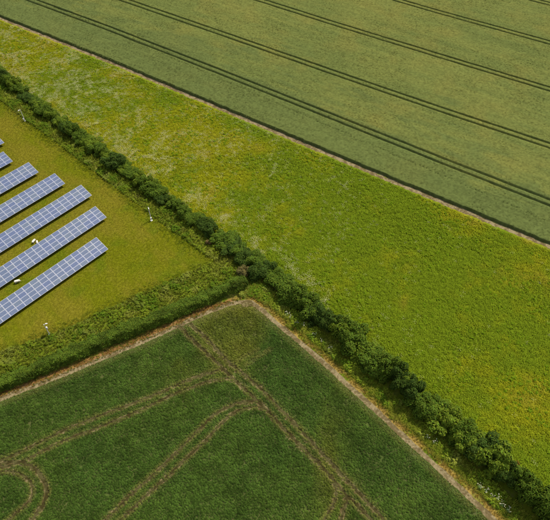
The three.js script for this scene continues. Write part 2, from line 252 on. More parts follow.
const flowerChance = (x, z) => {
  const dh = distTo(x, z, hedgeLine), left = sstep(35, -45, x), patch = sstep(0.38, 0.72, fbm(x * 0.17 + z * 0.05, z * 0.11, 141)) , fine = sstep(0.35, 0.7, noise(x * 0.7, z * 0.7, 147));
  const band = Math.exp(-Math.pow((dh - 5.0) / 1.7, 2)) * sstep(0.40, 0.6, fbm(x * 0.16, z * 0.16, 151)) * sstep(20, -5, x);
  return Math.min(0.30, (0.08 + 0.6 * fine) * (0.75 * patch * left * (0.4 + 0.6 * sstep(-20, -60, x)) + 0.10 * left + 0.85 * band + 0.006));
};
stuff('white_wildflowers', umbels(11, 9, 0.42, 0.34, 0.033), scatter(210, meadowIn, 17, (x, z, a, t, e) => a < flowerChance(x, z) ? [x, z, 0.75 + 0.5 * e, t, mix3([0.50, 0.50, 0.34], [0.30, 0.31, 0.09], e), 0] : null), 'drifts of small white wildflowers in the meadow beside the hedgerow', 'wildflowers', flowerMat);

// grazed grass round the solar panels
stuff('paddock_grass', tuft(15, 14, 0.065, 0.22, 0.045, 0.12), scatter(220, paddockPoly, 16, (x, z, a, t, e) => [x, z, 0.6 + 0.7 * a, t, vary(mul3(paddockTone(x, z), 1.08), e, 0.10), 0]), 'short olive-yellow grass round the rows of solar panels', 'grass');

// rank growth along both hedges
const roughIn = [...OFF(hedgeX.filter(p => p[1] < -67), -1.0, 1.0), [-4.6, -66.8], [-6.8, -65.6], ...OFF(clipX.slice(0, -2), -1.2, -1.5).reverse(), [-75, -49], ...extend(WEED_UP, 25, 0), ...extend(SOLAR_EDGE, 30, 0).reverse()];
const weedTone = (x, z, a) => mix3(mix3([0.044, 0.082, 0.0050], [0.088, 0.118, 0.0085], sstep(0.3, 0.7, fbm(x * 0.4, z * 0.4, 161) + (a - 0.5) * 0.3)), [0.13, 0.13, 0.03], 0.4 * sstep(0.66, 0.86, noise(x * 0.5, z * 0.5, 163)));
const fringe = smooth([...extend(SOLAR_EDGE, 30, 0), ...extend(WEED_UP, 25, 0).slice(0, -1).reverse()], 2);
const strayPoly = [...OFF(extend(SOLAR_EDGE, 30, 0).slice(0, -1), -1.9, 1.9), [-14.5, -71.4], ...OFF(extend(WEED_UP, 25, 0).slice(0, -1), -0.8, -1.9).reverse(), ...extend(WEED_UP, 25, 0), ...extend(SOLAR_EDGE, 30, 0).reverse()];
const weedHeight = (x, z) => 0.24 + 0.85 * sstep(0.25, 0.75, fbm(x * 0.55, z * 0.55, 167));
stuff('hedge_side_weeds', leafy(21, 30, 0.24, 0.60, 0.09), scatter(230, roughIn, 11, (x, z, a, t, e) => [x, z, weedHeight(x, z) * (0.7 + 0.6 * a), t, vary(weedTone(x, z, e), a, 0.4), 0]), 'rank green weeds between the solar paddock and the hedges', 'weeds');
stuff('hedge_side_grass', tuft(22, 12, 0.75, 0.22, 0.05, 0.22), scatter(231, roughIn, 6, (x, z, a, t, e) => [x, z, 0.6 + 0.7 * a, t, vary(mix3(weedTone(x, z, e), [0.125, 0.135, 0.015], 0.5), a, 0.5), 0]), 'long grass growing among the weeds beside the solar paddock', 'grass');
stuff('stray_tufts', tuft(28, 12, 0.34, 0.24, 0.05, 0.22), scatter(232, strayPoly, 9, (x, z, a, t, e) => a < 0.9 * sstep(0.2, 1.9, distTo(x, z, fringe) + 1.1 * (noise(x * 0.6, z * 0.6, 165) - 0.5)) ? null : [x, z, 0.45 + 0.6 * e, t, vary(mix3(weedTone(x, z, e), paddockTone(x, z), 0.4), a, 0.4), 0]), 'stray green tufts where weeds thin out into the paddock', 'grass');
const vergeIn = [[-7.4, -62.6], [-5.2, -64.4], [-3.6, -66.4], ...OFF(hedgeX.filter(p => p[1] > -64), -0.9, 0.85), ...OFF(trackRX, 0.5, -0.45).reverse()];
const dryEdge = (x, z) => sstep(2.0, 0.8, distTo(x, z, trackRX)) * sstep(0.22, 0.5, fbm(x * 0.35, z * 0.35, 171));
stuff('verge_weeds', leafy(23, 30, 0.24, 0.62, 0.09), scatter(240, vergeIn, 12, (x, z, a, t, e) => distTo(x, z, trackRX) < 1.3 + 0.8 * noise(x * 0.5, z * 0.5, 3) ? null : [x, z, weedHeight(x, z) * (0.8 + 0.6 * a), t, vary(mul3(weedTone(x, z, e), 1.2), a, 0.5), 0]), 'leafy green weeds on the verge between hedgerow and path', 'weeds');
stuff('verge_grass', tuft(24, 13, 0.60, 0.22, 0.05, 0.30), scatter(241, vergeIn, 16, (x, z, a, t, e) => { const d = dryEdge(x, z); return [x, z, (0.5 + 0.7 * a) * (1 - 0.5 * d), t, vary(mix3(mix3([0.088, 0.130, 0.008], [0.145, 0.155, 0.018], e), [0.19, 0.125, 0.022], d), a, 0.4), 0]; }), 'green and straw-coloured grass on the verge beside the path', 'grass');
const cornerPoly = [[-8.4, -66.4], [-4.6, -69.4], [0.6, -63.2], [-1.6, -59.9], [-4.6, -62.2], [-7.0, -63.0]];
stuff('corner_weeds', leafy(26, 30, 0.26, 0.55, 0.09), scatter(243, cornerPoly, 10, (x, z, a, t, e) => [x, z, 0.35 + 0.8 * a, t, vary(weedTone(x, z, e), a, 0.4), 0]), 'tangle of green weeds where the two hedges meet', 'weeds');
stuff('corner_grass', tuft(27, 12, 0.5, 0.22, 0.05, 0.24), scatter(244, cornerPoly, 16, (x, z, a, t, e) => [x, z, 0.5 + 0.7 * a, t, vary(mix3([0.075, 0.105, 0.007], [0.14, 0.115, 0.018], sstep(0.3, 0.7, e * 0.5 + 0.5 * noise(x * 0.7, z * 0.7, 177))), a, 0.4), 0]), 'long straw and green grass in the corner above the path bend', 'grass');
const vergeLeft = [...OFF(clipX.slice(0, -1), 0.3, 0.85), [-5.6, -62.6], ...trackLX.slice(0, -1).reverse()];
stuff('bank_grass', tuft(25, 12, 0.34, 0.2, 0.045, 0.2), scatter(242, vergeLeft, 12, (x, z, a, t, e) => [x, z, 0.5 + 0.6 * a, t, vary(mix3([0.06, 0.09, 0.008], [0.18, 0.115, 0.026], sstep(0.25, 0.6, e * 0.5 + 0.5 * fbm(x * 0.4, z * 0.4, 173))), a, 0.4), 0]), 'rusty straw-coloured grass along the foot of the clipped hedge', 'grass');

// broad-leaved crop in drilled rows, missing where wheels have run
{
  const R = TRACKS.map(([l, h]) => [smooth(l, 1.2), h]), lists = [[], []], r = rngOf(251), dir = [Math.sin(rad(137)), -Math.cos(rad(137))], nrm = [-dir[1], dir[0]];
  const inner = [...OFF(trackLX, 0.3, 0.35), ...OFF(trackRX.slice(1), -0.35, 0.3), [52, -4], [-75, -4]];
  for (let v = -90; v < 90; v += 0.29) for (let u = -80; u < 80; u += 0.18) {
    const x = dir[0] * (u + (r() - 0.5) * 0.24) + nrm[0] * (v + (r() - 0.5) * 0.22), z = -40 + dir[1] * (u + (r() - 0.5) * 0.24) + nrm[1] * (v + (r() - 0.5) * 0.22), a = r(), e = r(), t = r() * 6.283;
    if (!inside(x, z, VIEW) || !inside(x, z, inner)) continue;
    let near = 9; for (const [l, h] of R) near = Math.min(near, distTo(x, z, l) - h);
    let bare = false; for (const [sx, sz, sr, sk] of SCUFFS) if (Math.hypot((x - sx) / 1.1, (z - sz) / sk) < sr * (0.65 + 0.5 * noise(x * 1.4, z * 1.4, 5))) bare = true;
    if (bare && a < 0.6) continue;
    if (near < -0.06 + 0.22 * (noise(x * 1.6, z * 1.6, 4) - 0.4) && a > 0.06) continue;
    const trod = sstep(0.75, 0.0, near), gap = noise(x * 0.8, z * 0.8, 181);
    if (a < 0.05 + 0.2 * trod + 0.25 * sstep(0.7, 0.9, gap)) continue;
    const margin = sstep(1.8, 0.2, Math.min(distTo(x, z, trackLX), distTo(x, z, trackRX)) - 0.4);
    const size = (0.5 + 0.5 * a) * (0.62 + 0.76 * fbm(x * 0.9, z * 0.9, 183)) * (1 - 0.05 * trod) * (1 - 0.45 * margin);
    lists[e < 0.5 ? 0 : 1].push([x, z, size * 0.92, t, vary(mix3(mul3(cropTone(x, z), 0.50 + 0.85 * fbm(x * 0.55, z * 0.55, 187)), [0.115, 0.105, 0.028], 0.65 * Math.max(0.85 * trod, margin) * (0.3 + 0.7 * a)), e, 0.7), 0]);
  }
  stuff('crop_plants', leafy(31, 24, 0.25, 0.54, 0.085), lists[0], 'dark green broad-leaved crop plants in drilled rows', 'crop');
  stuff('crop_seedlings', leafy(32, 22, 0.25, 0.44, 0.095), lists[1], 'smaller crop plants between the dark green drilled rows', 'crop');
}

// ---------------------------------------------------------------- wheat: a standing canopy cut by tramlines
{
  const p0 = EDGE[0], L = Math.hypot(EDGE[5][0] - p0[0], EDGE[5][1] - p0[1]), e = [(EDGE[5][0] - p0[0]) / L, (EDGE[5][1] - p0[1]) / L], n = [e[1], -e[0]];
  const sv = p => [(p[0] - p0[0]) * e[0] + (p[1] - p0[1]) * e[1], (p[0] - p0[0]) * n[0] + (p[1] - p0[1]) * n[1]];
  const lineFn = l => { const q = l.map(sv); return s => { let i = 0; while (i < q.length - 2 && s > q[i + 1][0]) i++; const [a, b] = q[i], [c, d] = q[i + 1], fl = (q[q.length - 1][1] - q[0][1]) / (q[q.length - 1][0] - q[0][0]); if (s < q[0][0]) return q[0][1] + (s - q[0][0]) * fl; if (s > q[q.length - 1][0]) return q[q.length - 1][1] + (s - q[q.length - 1][0]) * fl; return b + (d - b) * (s - a) / (c - a); }; };
  const t4 = lineFn(TRAM4), trams = [lineFn(TRAM1), lineFn(TRAM2), lineFn(TRAM3), t4, s => t4(s) + 24.2, s => t4(s) + 48.4];
  const edgeFn = lineFn(EDGE), half = lineFn([[42, -95.2], [58.83, -83.1]]);
  const rows = [];                                                           // [position(s), height 0..1]
  const strip = (f, g, step, width) => { const c = Math.max(2, Math.round(width / step)); for (let k = 1; k < c; k++) rows.push([s => f(s) + (g(s) - f(s)) * k / c, 1]); };
  const groove = (f, w, deep) => { rows.push([s => f(s) - w - 0.03, 1], [s => f(s) - w + 0.02, deep], [s => f(s) + w - 0.02, deep], [s => f(s) + w + 0.03, 1]); };
  rows.push([s => edgeFn(s) + 0.35 * noise(s * 0.8, 2, 5), -1], [s => edgeFn(s) + 0.02 + 0.35 * noise(s * 0.8, 2, 5), 0.9], [s => edgeFn(s) + 0.42 + 0.1 * noise(s * 0.8, 2, 5), 1]);
  let last = s => edgeFn(s) + 0.5;
  trams.forEach((t, k) => {
    const a = s => t(s) - 0.95, b = s => t(s) + 0.95, w0 = a(90) - last(90) - 0.35;
    strip(last, s => a(s) - 0.35, 0.36, w0); groove(a, 0.30, -1); strip(s => a(s) + 0.36, s => b(s) - 0.36, 0.36, 1.2); groove(b, 0.30, -1);
    last = s => b(s) + 0.36;
  });
  strip(last, s => trams[5](s) + 14, 0.6, 13);
  const S0 = -40, S1 = 225, step = 0.42, N = Math.round((S1 - S0) / step), pos = [], uv = [], idx = [], rect = [-125, -260, 150, -40], M = rows.length;
  for (let i = 0; i <= N; i++) {
    const s = S0 + i * step;
    for (let j = 0; j < M; j++) {
      const v = rows[j][0](s), hh = rows[j][1], x = p0[0] + e[0] * s + n[0] * v, z = p0[1] + e[1] * s + n[1] * v;
      let y = hh * (0.68 + 0.10 * fbm(x * 0.12, z * 0.12, 201) + 0.07 * (hash(i, j, 7) - 0.5) + 0.08 * (noise(s * 0.5, v * 1.6, 203) - 0.5));
      if (hh === 1) { if (x > 66 && x < 80 && z > -157 && z < -143) y -= 0.42 * sstep(0.5, 0.15, distTo(x, z, ARC)); if (Math.abs(v - half(s)) < 0.19) y -= 0.12; }
      if (hh < 0) y = -0.012; pos.push(x, y, z); uv.push((x - rect[0]) / (rect[2] - rect[0]), (z - rect[1]) / (rect[3] - rect[1]));
      if (i && j) { const o = i * M + j; idx.push(o - M - 1, o - 1, o, o - M - 1, o, o - M); }
    }
  }
  const g = new THREE.BufferGeometry(); g.setAttribute('position', new THREE.Float32BufferAttribute(pos, 3)); g.setAttribute('uv', new THREE.Float32BufferAttribute(uv, 2)); g.setIndex(idx); g.computeVertexNormals();
  const tone = (x, z) => { const q = sv([x, z]), a = fbm(q[0] * 0.03, q[1] * 0.05, 211), b = fbm(q[0] * 0.07, q[1] * 0.45, 217), c = noise(x * 2.6, z * 2.6, 223), d = fbm(x * 0.13, z * 0.13, 227); const head = sstep(0.62, 0.38, fbm(q[0] * 0.05, q[1] * 0.11, 231) * 0.7 + noise(q[0] * 0.25, q[1] * 0.9, 233) * 0.3 + (q[1] - 22) * 0.018); return mul3(mix3(mix3(mix3([0.067, 0.085, 0.0215], [0.084, 0.097, 0.0235], sstep(0.3, 0.7, a * 0.5 + b * 0.5)), [0.056, 0.075, 0.0210], 0.8 * head), [0.108, 0.098, 0.022], 0.3 * (1 - 0.7 * head) * sstep(0.45, 0.8, d)), (0.80 + 0.40 * c) * (0.9 + 0.2 * fbm(q[0] * 0.05, q[1] * 1.7, 229))); };
  const w = put(new THREE.Mesh(g, new THREE.MeshPhysicalMaterial({ map: paint(2048, 1640, rect, tone), roughness: 1, specularIntensity: 0.12 })), 'wheat_crop');
  tag(w, 'grey-green wheat crop striped by paired tramlines beyond the meadow', 'crop', null, 'stuff');
  const soil = flat([[p0[0] + e[0] * S0, p0[1] + e[1] * S0], [p0[0] + e[0] * S1, p0[1] + e[1] * S1], [p0[0] + e[0] * S1 + n[0] * 150, p0[1] + e[1] * S1 + n[1] * 150], [p0[0] + e[0] * S0 + n[0] * 150, p0[1] + e[1] * S0 + n[1] * 150]], 0.008, [0, 0, 12, 12]);
  structure('wheat_field', soil, new THREE.MeshPhysicalMaterial({ map: soilMap, color: new THREE.Color(0.42, 0.5, 0.36), roughness: 1, specularIntensity: 0.1 }));
  const inWheat = [[p0[0] - e[0] * 30 + n[0] * 0.3, p0[1] - e[1] * 30 + n[1] * 0.3], [p0[0] + e[0] * 210 + n[0] * 0.3, p0[1] + e[1] * 210 + n[1] * 0.3], [p0[0] + e[0] * 210 + n[0] * 140, p0[1] + e[1] * 210 + n[1] * 140], [p0[0] - e[0] * 30 + n[0] * 140, p0[1] - e[1] * 30 + n[1] * 140]];
  stuff('wheat_ears', tuft(41, 11, 0.24, 0.22, 0.04, 0.08), scatter(260, inWheat, 6, (x, z, a, t, k) => { const q = sv([x, z]); for (const f of trams) if (Math.abs(Math.abs(q[1] - f(q[0])) - 0.95) < 0.52) return null; if (x > 66 && x < 80 && distTo(x, z, ARC) < 0.5) return null; return [x, z, 0.6 + 0.5 * a, t, vary(mul3(tone(x, z), 1.12), k, 0.25), 0.60]; }), 'upright wheat ears over the striped crop beyond the meadow', 'crop');
}

// ---------------------------------------------------------------- hedgerow shrubs
function crown(seed, rx, ry, rz, leaves, leaf) {
  const r = rngOf(seed), lobes = [], pos = [], col = [], idx = [], nor = [];
  const count = 17 + (r() * 6 | 0);
  for (let i = 0; i < count; i++) { const a = r() * 6.283, d = i < 4 ? r() * 0.4 : 0.3 + 0.5 * r(), k = 0.20 + 0.17 * r(), up = i < count * 0.6 ? 0.55 + 0.32 * r() * (1.3 - d) : 0.16 + 0.4 * r(); lobes.push([Math.cos(a) * d * rx, ry * up, Math.sin(a) * d * rz, k * rx, k * ry * (0.7 + 0.25 * r()), k * rz]); }
  const v = new THREE.Vector3(), c = new THREE.Vector3(), u = new THREE.Vector3(), w = new THREE.Vector3();
  let guard = 0;
  while (idx.length / 6 < leaves && guard++ < leaves * 20) {
    const q = lobes[r() * count | 0];
    v.set(r() * 2 - 1, r() * 2 - 1, r() * 2 - 1); if (v.lengthSq() > 1 || v.lengthSq() < 0.01) continue; v.normalize();
    const depth = (1.06 - 0.34 * r() * r()) * (0.72 + 0.56 * noise(v.x * 2.6 + q[0] * 3 + 20, v.y * 2.6 + v.z * 2.1 + q[2] * 3 + 20, seed));
    c.set(q[0] + v.x * q[3] * depth, q[1] + v.y * q[4] * depth, q[2] + v.z * q[5] * depth);
    if (c.y < 0.06) { c.y = 0.06 + r() * 0.3; }
    let hid = false; for (const o of lobes) if (o !== q) { const dx = (c.x - o[0]) / o[3], dy = (c.y - o[1]) / o[4], dz = (c.z - o[2]) / o[5]; if (dx * dx + dy * dy + dz * dz < 0.5) { hid = true; break; } }
    if (hid) continue;
    v.x += (r() - 0.5) * 1.5; v.y += (r() - 0.5) * 1.5 + 0.35; v.z += (r() - 0.5) * 1.5; v.normalize();
    u.set(r() - 0.5, r() - 0.5, r() - 0.5).cross(v).normalize(); w.crossVectors(v, u);
    const s = leaf * (0.55 + 0.8 * r()), o = pos.length / 3, t = 0.65 + 0.7 * r(), y = (r() - 0.4) * 0.35, fold = 0.18 * s;
    for (const [p, m, f] of [[-1, 0, 0], [0, -0.55, fold], [1, 0, 0], [0, 0.55, fold]]) { pos.push(c.x + (u.x * p + w.x * m) * s + v.x * f, c.y + (u.y * p + w.y * m) * s + v.y * f, c.z + (u.z * p + w.z * m) * s + v.z * f); nor.push(v.x, v.y, v.z); col.push(t * (1 + y), t, t * (1 - y * 0.5)); }
    idx.push(o, o + 1, o + 2, o, o + 2, o + 3);
  }
  const g = new THREE.BufferGeometry(); g.setAttribute('position', new THREE.Float32BufferAttribute(pos, 3)); g.setAttribute('normal', new THREE.Float32BufferAttribute(nor, 3)); g.setAttribute('color', new THREE.Float32BufferAttribute(col, 3)); g.setIndex(idx); return g;
}
const ordinal = n => n + (n % 100 > 10 && n % 100 < 14 ? 'th' : ['th', 'st', 'nd', 'rd'][n % 10] ?? 'th');
function stems(seed, rx, ry, rz) {
  const r = rngOf(seed), gs = [];
  for (let k = 0; k < 6; k++) { const a = r() * 6.283, top = new THREE.Vector3(Math.cos(a) * rx * 0.45, ry * (0.5 + 0.25 * r()), Math.sin(a) * rz * 0.45), foot = new THREE.Vector3((r() - 0.5) * 0.4, 0, (r() - 0.5) * 0.4), len = top.distanceTo(foot), c = new THREE.CylinderGeometry(0.02, 0.06, len, 5); c.translate(0, len / 2, 0); c.applyQuaternion(new THREE.Quaternion().setFromUnitVectors(new THREE.Vector3(0, 1, 0), top.clone().sub(foot).normalize())); c.translate(foot.x, 0.0, foot.z); gs.push(c); }
  return mergeGeometries(gs);
}
const leafMat = (r, g, b) => new THREE.MeshPhysicalMaterial({ color: new THREE.Color(r, g, b), vertexColors: true, roughness: 0.8, specularIntensity: 0.15, side: THREE.DoubleSide });
const LEAF = { mid: leafMat(0.042, 0.074, 0.0055), deep: leafMat(0.024, 0.046, 0.0050), fresh: leafMat(0.066, 0.104, 0.007), olive: leafMat(0.085, 0.078, 0.024), tan: leafMat(0.120, 0.088, 0.032), rust: leafMat(0.130, 0.098, 0.012), cream: leafMat(0.15, 0.155, 0.07) };
const barkMat = new THREE.MeshStandardMaterial({ color: new THREE.Color(0.09, 0.07, 0.05), roughness: 0.95 });
const crowns = [], stemGeos = [];
for (let k = 0; k < 7; k++) { crowns.push(crown(300 + k, 2.0, 3.0, 1.85, 6200, 0.125)); stemGeos.push(stems(320 + k, 1.9, 2.9, 1.75)); }
function shrub(x, z, [sx, sy, sz], turn, variant, leaves, label, group) {
  const o = new THREE.Group();
  part('crown', crowns[variant], LEAF[leaves], o); part('trunk', stemGeos[variant], barkMat, o);
  o.position.set(x, 0, z); o.rotation.y = turn; o.scale.set(sx, sy, sz);
  put(o, 'hedge_shrub'); tag(o, label, 'shrub', group); return o;
}
{
  const r = rngOf(401), line = smooth(extend(HEDGE_LOW, 14, 12), 0.1), dirN = [0.735, -0.678];
  const special = [                                                          // shrubs one can pick out, with the place along the line nearest to them
    [[-38.6, -99.8], 'deep', 1.12, 'tall rounded dark green shrub standing above the hedgerow beside the solar paddock'],
    [[-50.0, -109.0], 'tan', 0.62, 'low rusty-brown shrub in a dip of the far hedgerow'],
    [[18.3, -47.6], 'cream', 0.84, 'shrub dusted with cream blossom in the hedgerow beside the path'],
    [[29.6, -36.2], 'fresh', 1.0, 'pale yellow-green rounded shrub in the hedgerow beside the path'],
    [[-76.5, -136.2], 'deep', 1.15, 'dark bushy shrub at the far left end of the hedgerow'],
  ].map(s => ({ at: s[0], leaves: s[1], k: s[2], label: s[3], used: false }));
  let next = 0, run = 0, seq = 0;
  for (let i = 1; i < line.length; i++) {
    run += Math.hypot(line[i][0] - line[i - 1][0], line[i][1] - line[i - 1][1]);
    if (run < next) continue;
    next = run + 1.35 + 1.0 * r();
    const x0 = line[i][0], z0 = line[i][1], near = sstep(-95, -35, z0), grow = 0.80 + 0.60 * near + 0.62 * (noise(run * 0.17, 5, 91) - 0.5), fat = 1 + 0.45 * (noise(run * 0.21, 8, 93) - 0.5), sc = [fat * (0.84 + 0.42 * r() + 0.26 * near), grow * (0.80 + 0.40 * r()), fat * (0.84 + 0.42 * r() + 0.26 * near)], turn = r() * 6.283, variant = r() * 7 | 0, pick = r(), side = 1.75 + 0.75 * near + (r() - 0.5) * 1.1;
    let leaves = pick < 0.46 ? 'mid' : pick < 0.72 ? 'deep' : pick < 0.95 ? 'fresh' : 'olive';
    const tint = { mid: 'mid-green', deep: 'dark green', fresh: 'light green', olive: 'dark green' }[leaves], nth = ordinal(++seq);
    let label = z0 < -66 ? `${tint} shrub beside the solar paddock, ${nth} from the hedgerow's far end` : `tall ${tint} shrub above the weedy verge, ${nth} from the hedgerow's far end`;
    let group = z0 < -100 ? 'far hedgerow shrubs' : z0 < -66 ? 'middle hedgerow shrubs' : 'near hedgerow shrubs';
    if (leaves === 'olive') leaves = 'deep';
    for (const s of special) if (!s.used && Math.hypot(x0 - s.at[0], z0 - s.at[1]) < 2.2) { s.used = true; leaves = s.leaves; label = s.label; group = undefined; for (let q = 0; q < 3; q++) sc[q] *= s.k; if (s.leaves === 'deep') { sc[1] = s.k; } break; }
    shrub(x0 + dirN[0] * side, z0 + dirN[1] * side, sc, turn, variant, leaves, label, group);
  }
  shrub(-6.4, -68.0, [0.72, 0.62, 0.72], 1.1, 2, 'olive', 'brownish olive shrub where the clipped hedge meets the hedgerow');
  shrub(38.3, -29.0, [0.42, 0.66, 0.42], 0.4, 4, 'rust', 'small orange-leaved shrub on the meadow side of the near hedgerow');
  shrub(-14.3, -76.2, [0.42, 0.32, 0.36], 2.4, 1, 'tan', 'low tan shrub at the paddock corner below the hedgerow');
}

// clipped hedge along the top of the crop field
{
  const r = rngOf(431), line = smooth(extend(CLIP_LOW, 14, 0).slice(0, -1).concat([[-5.3, -64.6]]), 0.25), pos = [], nor = [], col = [], idx = [], half = 0.95, top = 2.45, gs = [];
  const c = new THREE.Vector3(), v = new THREE.Vector3(), u = new THREE.Vector3(), w = new THREE.Vector3();
  for (let k = 0; k < 70000; k++) {
    const i = 1 + (r() * (line.length - 2) | 0), a = line[i - 1], b = line[i + 1], l = Math.hypot(b[0] - a[0], b[1] - a[1]), tx = (b[0] - a[0]) / l, tz = (b[1] - a[1]) / l, nx = tz, nz = -tx;   // n points up the hill, away from the crop
    const q = r() * 5.4, s = i * 0.25, lump = 0.62 * (noise(s * 0.75, q * 1.1, 441) - 0.5) + 0.42 * (noise(s * 2.0, q * 2.2, 443) - 0.5) + (r() < 0.10 ? 0.38 * r() : 0), hh = top + 0.8 * (noise(s * 0.25, 1, 445) - 0.5), hw = half + lump;
    let off, y, on, oy;
    if (q < 1.7) { y = 0.08 + (hh - 0.1) * q / 1.7; off = -hw * (0.85 + 0.25 * Math.sin(q * 1.6)); on = -1; oy = 0.15; } else if (q < 3.7) { off = -hw + 2 * hw * (q - 1.7) / 2; y = hh + lump - 0.28 * Math.pow(off / hw, 4); on = 0; oy = 1; } else { y = 0.08 + (hh - 0.1) * (5.4 - q) / 1.7; off = hw * 0.95; on = 1; oy = 0.15; }
    const inset = 0.25 * r() * r(); off -= on * inset; y -= oy * inset * 0.8;
    c.set(line[i][0] + nx * (off + half) + tx * (r() - 0.5) * 0.3, Math.max(0.06, y), line[i][1] + nz * (off + half) + tz * (r() - 0.5) * 0.3);
    v.set(nx * on + (r() - 0.5) * 1.4, oy + (r() - 0.3) * 1.0, nz * on + (r() - 0.5) * 1.4).normalize(); u.set(r() - 0.5, r() - 0.5, r() - 0.5).cross(v).normalize(); w.crossVectors(v, u);
    const z = 0.115 * (0.55 + 0.8 * r()), o = pos.length / 3, t = (0.65 + 0.7 * r()) * (0.55 + 0.9 * noise(s * 0.6, q * 1.3, 447)), h = (r() - 0.4) * 0.35;
    for (const [p, m] of [[-1, 0], [0, -0.55], [1, 0], [0, 0.55]]) { pos.push(c.x + (u.x * p + w.x * m) * z, c.y + (u.y * p + w.y * m) * z, c.z + (u.z * p + w.z * m) * z); nor.push(v.x, v.y, v.z); col.push(t * (1 + h), t, t * (1 - h * 0.5)); }
    idx.push(o, o + 1, o + 2, o, o + 2, o + 3);
  }
  const base = line[0], g = new THREE.BufferGeometry(); g.setAttribute('position', new THREE.Float32BufferAttribute(pos, 3)); g.setAttribute('normal', new THREE.Float32BufferAttribute(nor, 3)); g.setAttribute('color', new THREE.Float32BufferAttribute(col, 3)); g.setIndex(idx);
  for (let i = 2; i < line.length - 2; i += 2) { const a = line[i - 1], b = line[i + 1], l = Math.hypot(b[0] - a[0], b[1] - a[1]), t = new THREE.CylinderGeometry(0.02, 0.04, 1.4, 5); t.translate(line[i][0] + (b[1] - a[1]) / l * (half + (r() - 0.5) * 0.8), 0.7, line[i][1] - (b[0] - a[0]) / l * (half + (r() - 0.5) * 0.8)); gs.push(t); }
  const o = new THREE.Group(); o.position.set(base[0], 0, base[1]); g.translate(-base[0], 0, -base[1]); const tg = mergeGeometries(gs); tg.translate(-base[0], 0, -base[1]);
  part('foliage', g, leafMat(0.042, 0.072, 0.006), o); part('trunks', tg, barkMat, o).userData.kind = 'stuff';
  put(o, 'clipped_hedge'); tag(o, 'long clipped green hedge between the solar paddock and the crop field', 'hedge');
}

// cow parsley on the verge
{
  const leaf = leafy(451, 40, 0.34, 0.55, 0.10), stalks = [], r = rngOf(453), heads = [];
  for (let k = 0; k < 12; k++) { const a = r() * 6.283, d = 0.45 * Math.sqrt(r()), x = Math.cos(a) * d, z = Math.sin(a) * d, h = 0.75 + 0.35 * r(), c = new THREE.CylinderGeometry(0.008, 0.012, h, 4); c.translate(x, h / 2, z); stalks.push(c); heads.push([x, h, z, 0.045 + 0.035 * r()]); }
  const stalkGeo = mergeGeometries(stalks), white = new THREE.MeshStandardMaterial({ color: new THREE.Color(0.29, 0.29, 0.20), roughness: 0.85, side: THREE.DoubleSide }), green = new THREE.MeshStandardMaterial({ color: new THREE.Color(0.07, 0.125, 0.02), roughness: 0.85, side: THREE.DoubleSide });
  const spots = [[2.3, -58.0], [3.0, -57.3], [4.2, -56.0], [5.4, -55.6], [7.3, -53.3], [8.7, -52.1], [10.2, -50.6], [25.2, -33.9], [26.3, -33.0], [32.1, -26.0], [32.9, -25.4], [33.6, -24.6], [34.5, -24.2], [34.9, -23.3], [35.6, -22.6]];
  let first;
  spots.forEach(([x, z], i) => {
    let o;
    if (!first) { o = first = new THREE.Group(); part('leaves', leaf, green, o); part('stalks', stalkGeo, green, o); for (const [hx, hy, hz, q] of heads) { const c = new THREE.SphereGeometry(q, 8, 3, 0, 6.283, 0, 1.2); c.scale(1, 0.4, 1); c.translate(hx, hy - q * 0.12, hz); part('flower_head', c, white, o); } put(o, 'cow_parsley'); } else o = dup(first, 'cow_parsley');
    const s = 0.8 + 0.35 * hash(i, 3, 9); o.position.set(x, 0, z); o.rotation.y = i * 1.7; o.scale.set(s, s, s);
    tag(o, `white-flowered cow parsley on the verge below the hedgerow, ${ordinal(i + 1)} from the path corner`, 'wildflower', i < 7 ? 'cow parsley by the path corner' : i < 9 ? 'cow parsley halfway along the verge' : 'cow parsley at the near end of the verge');
  });
}

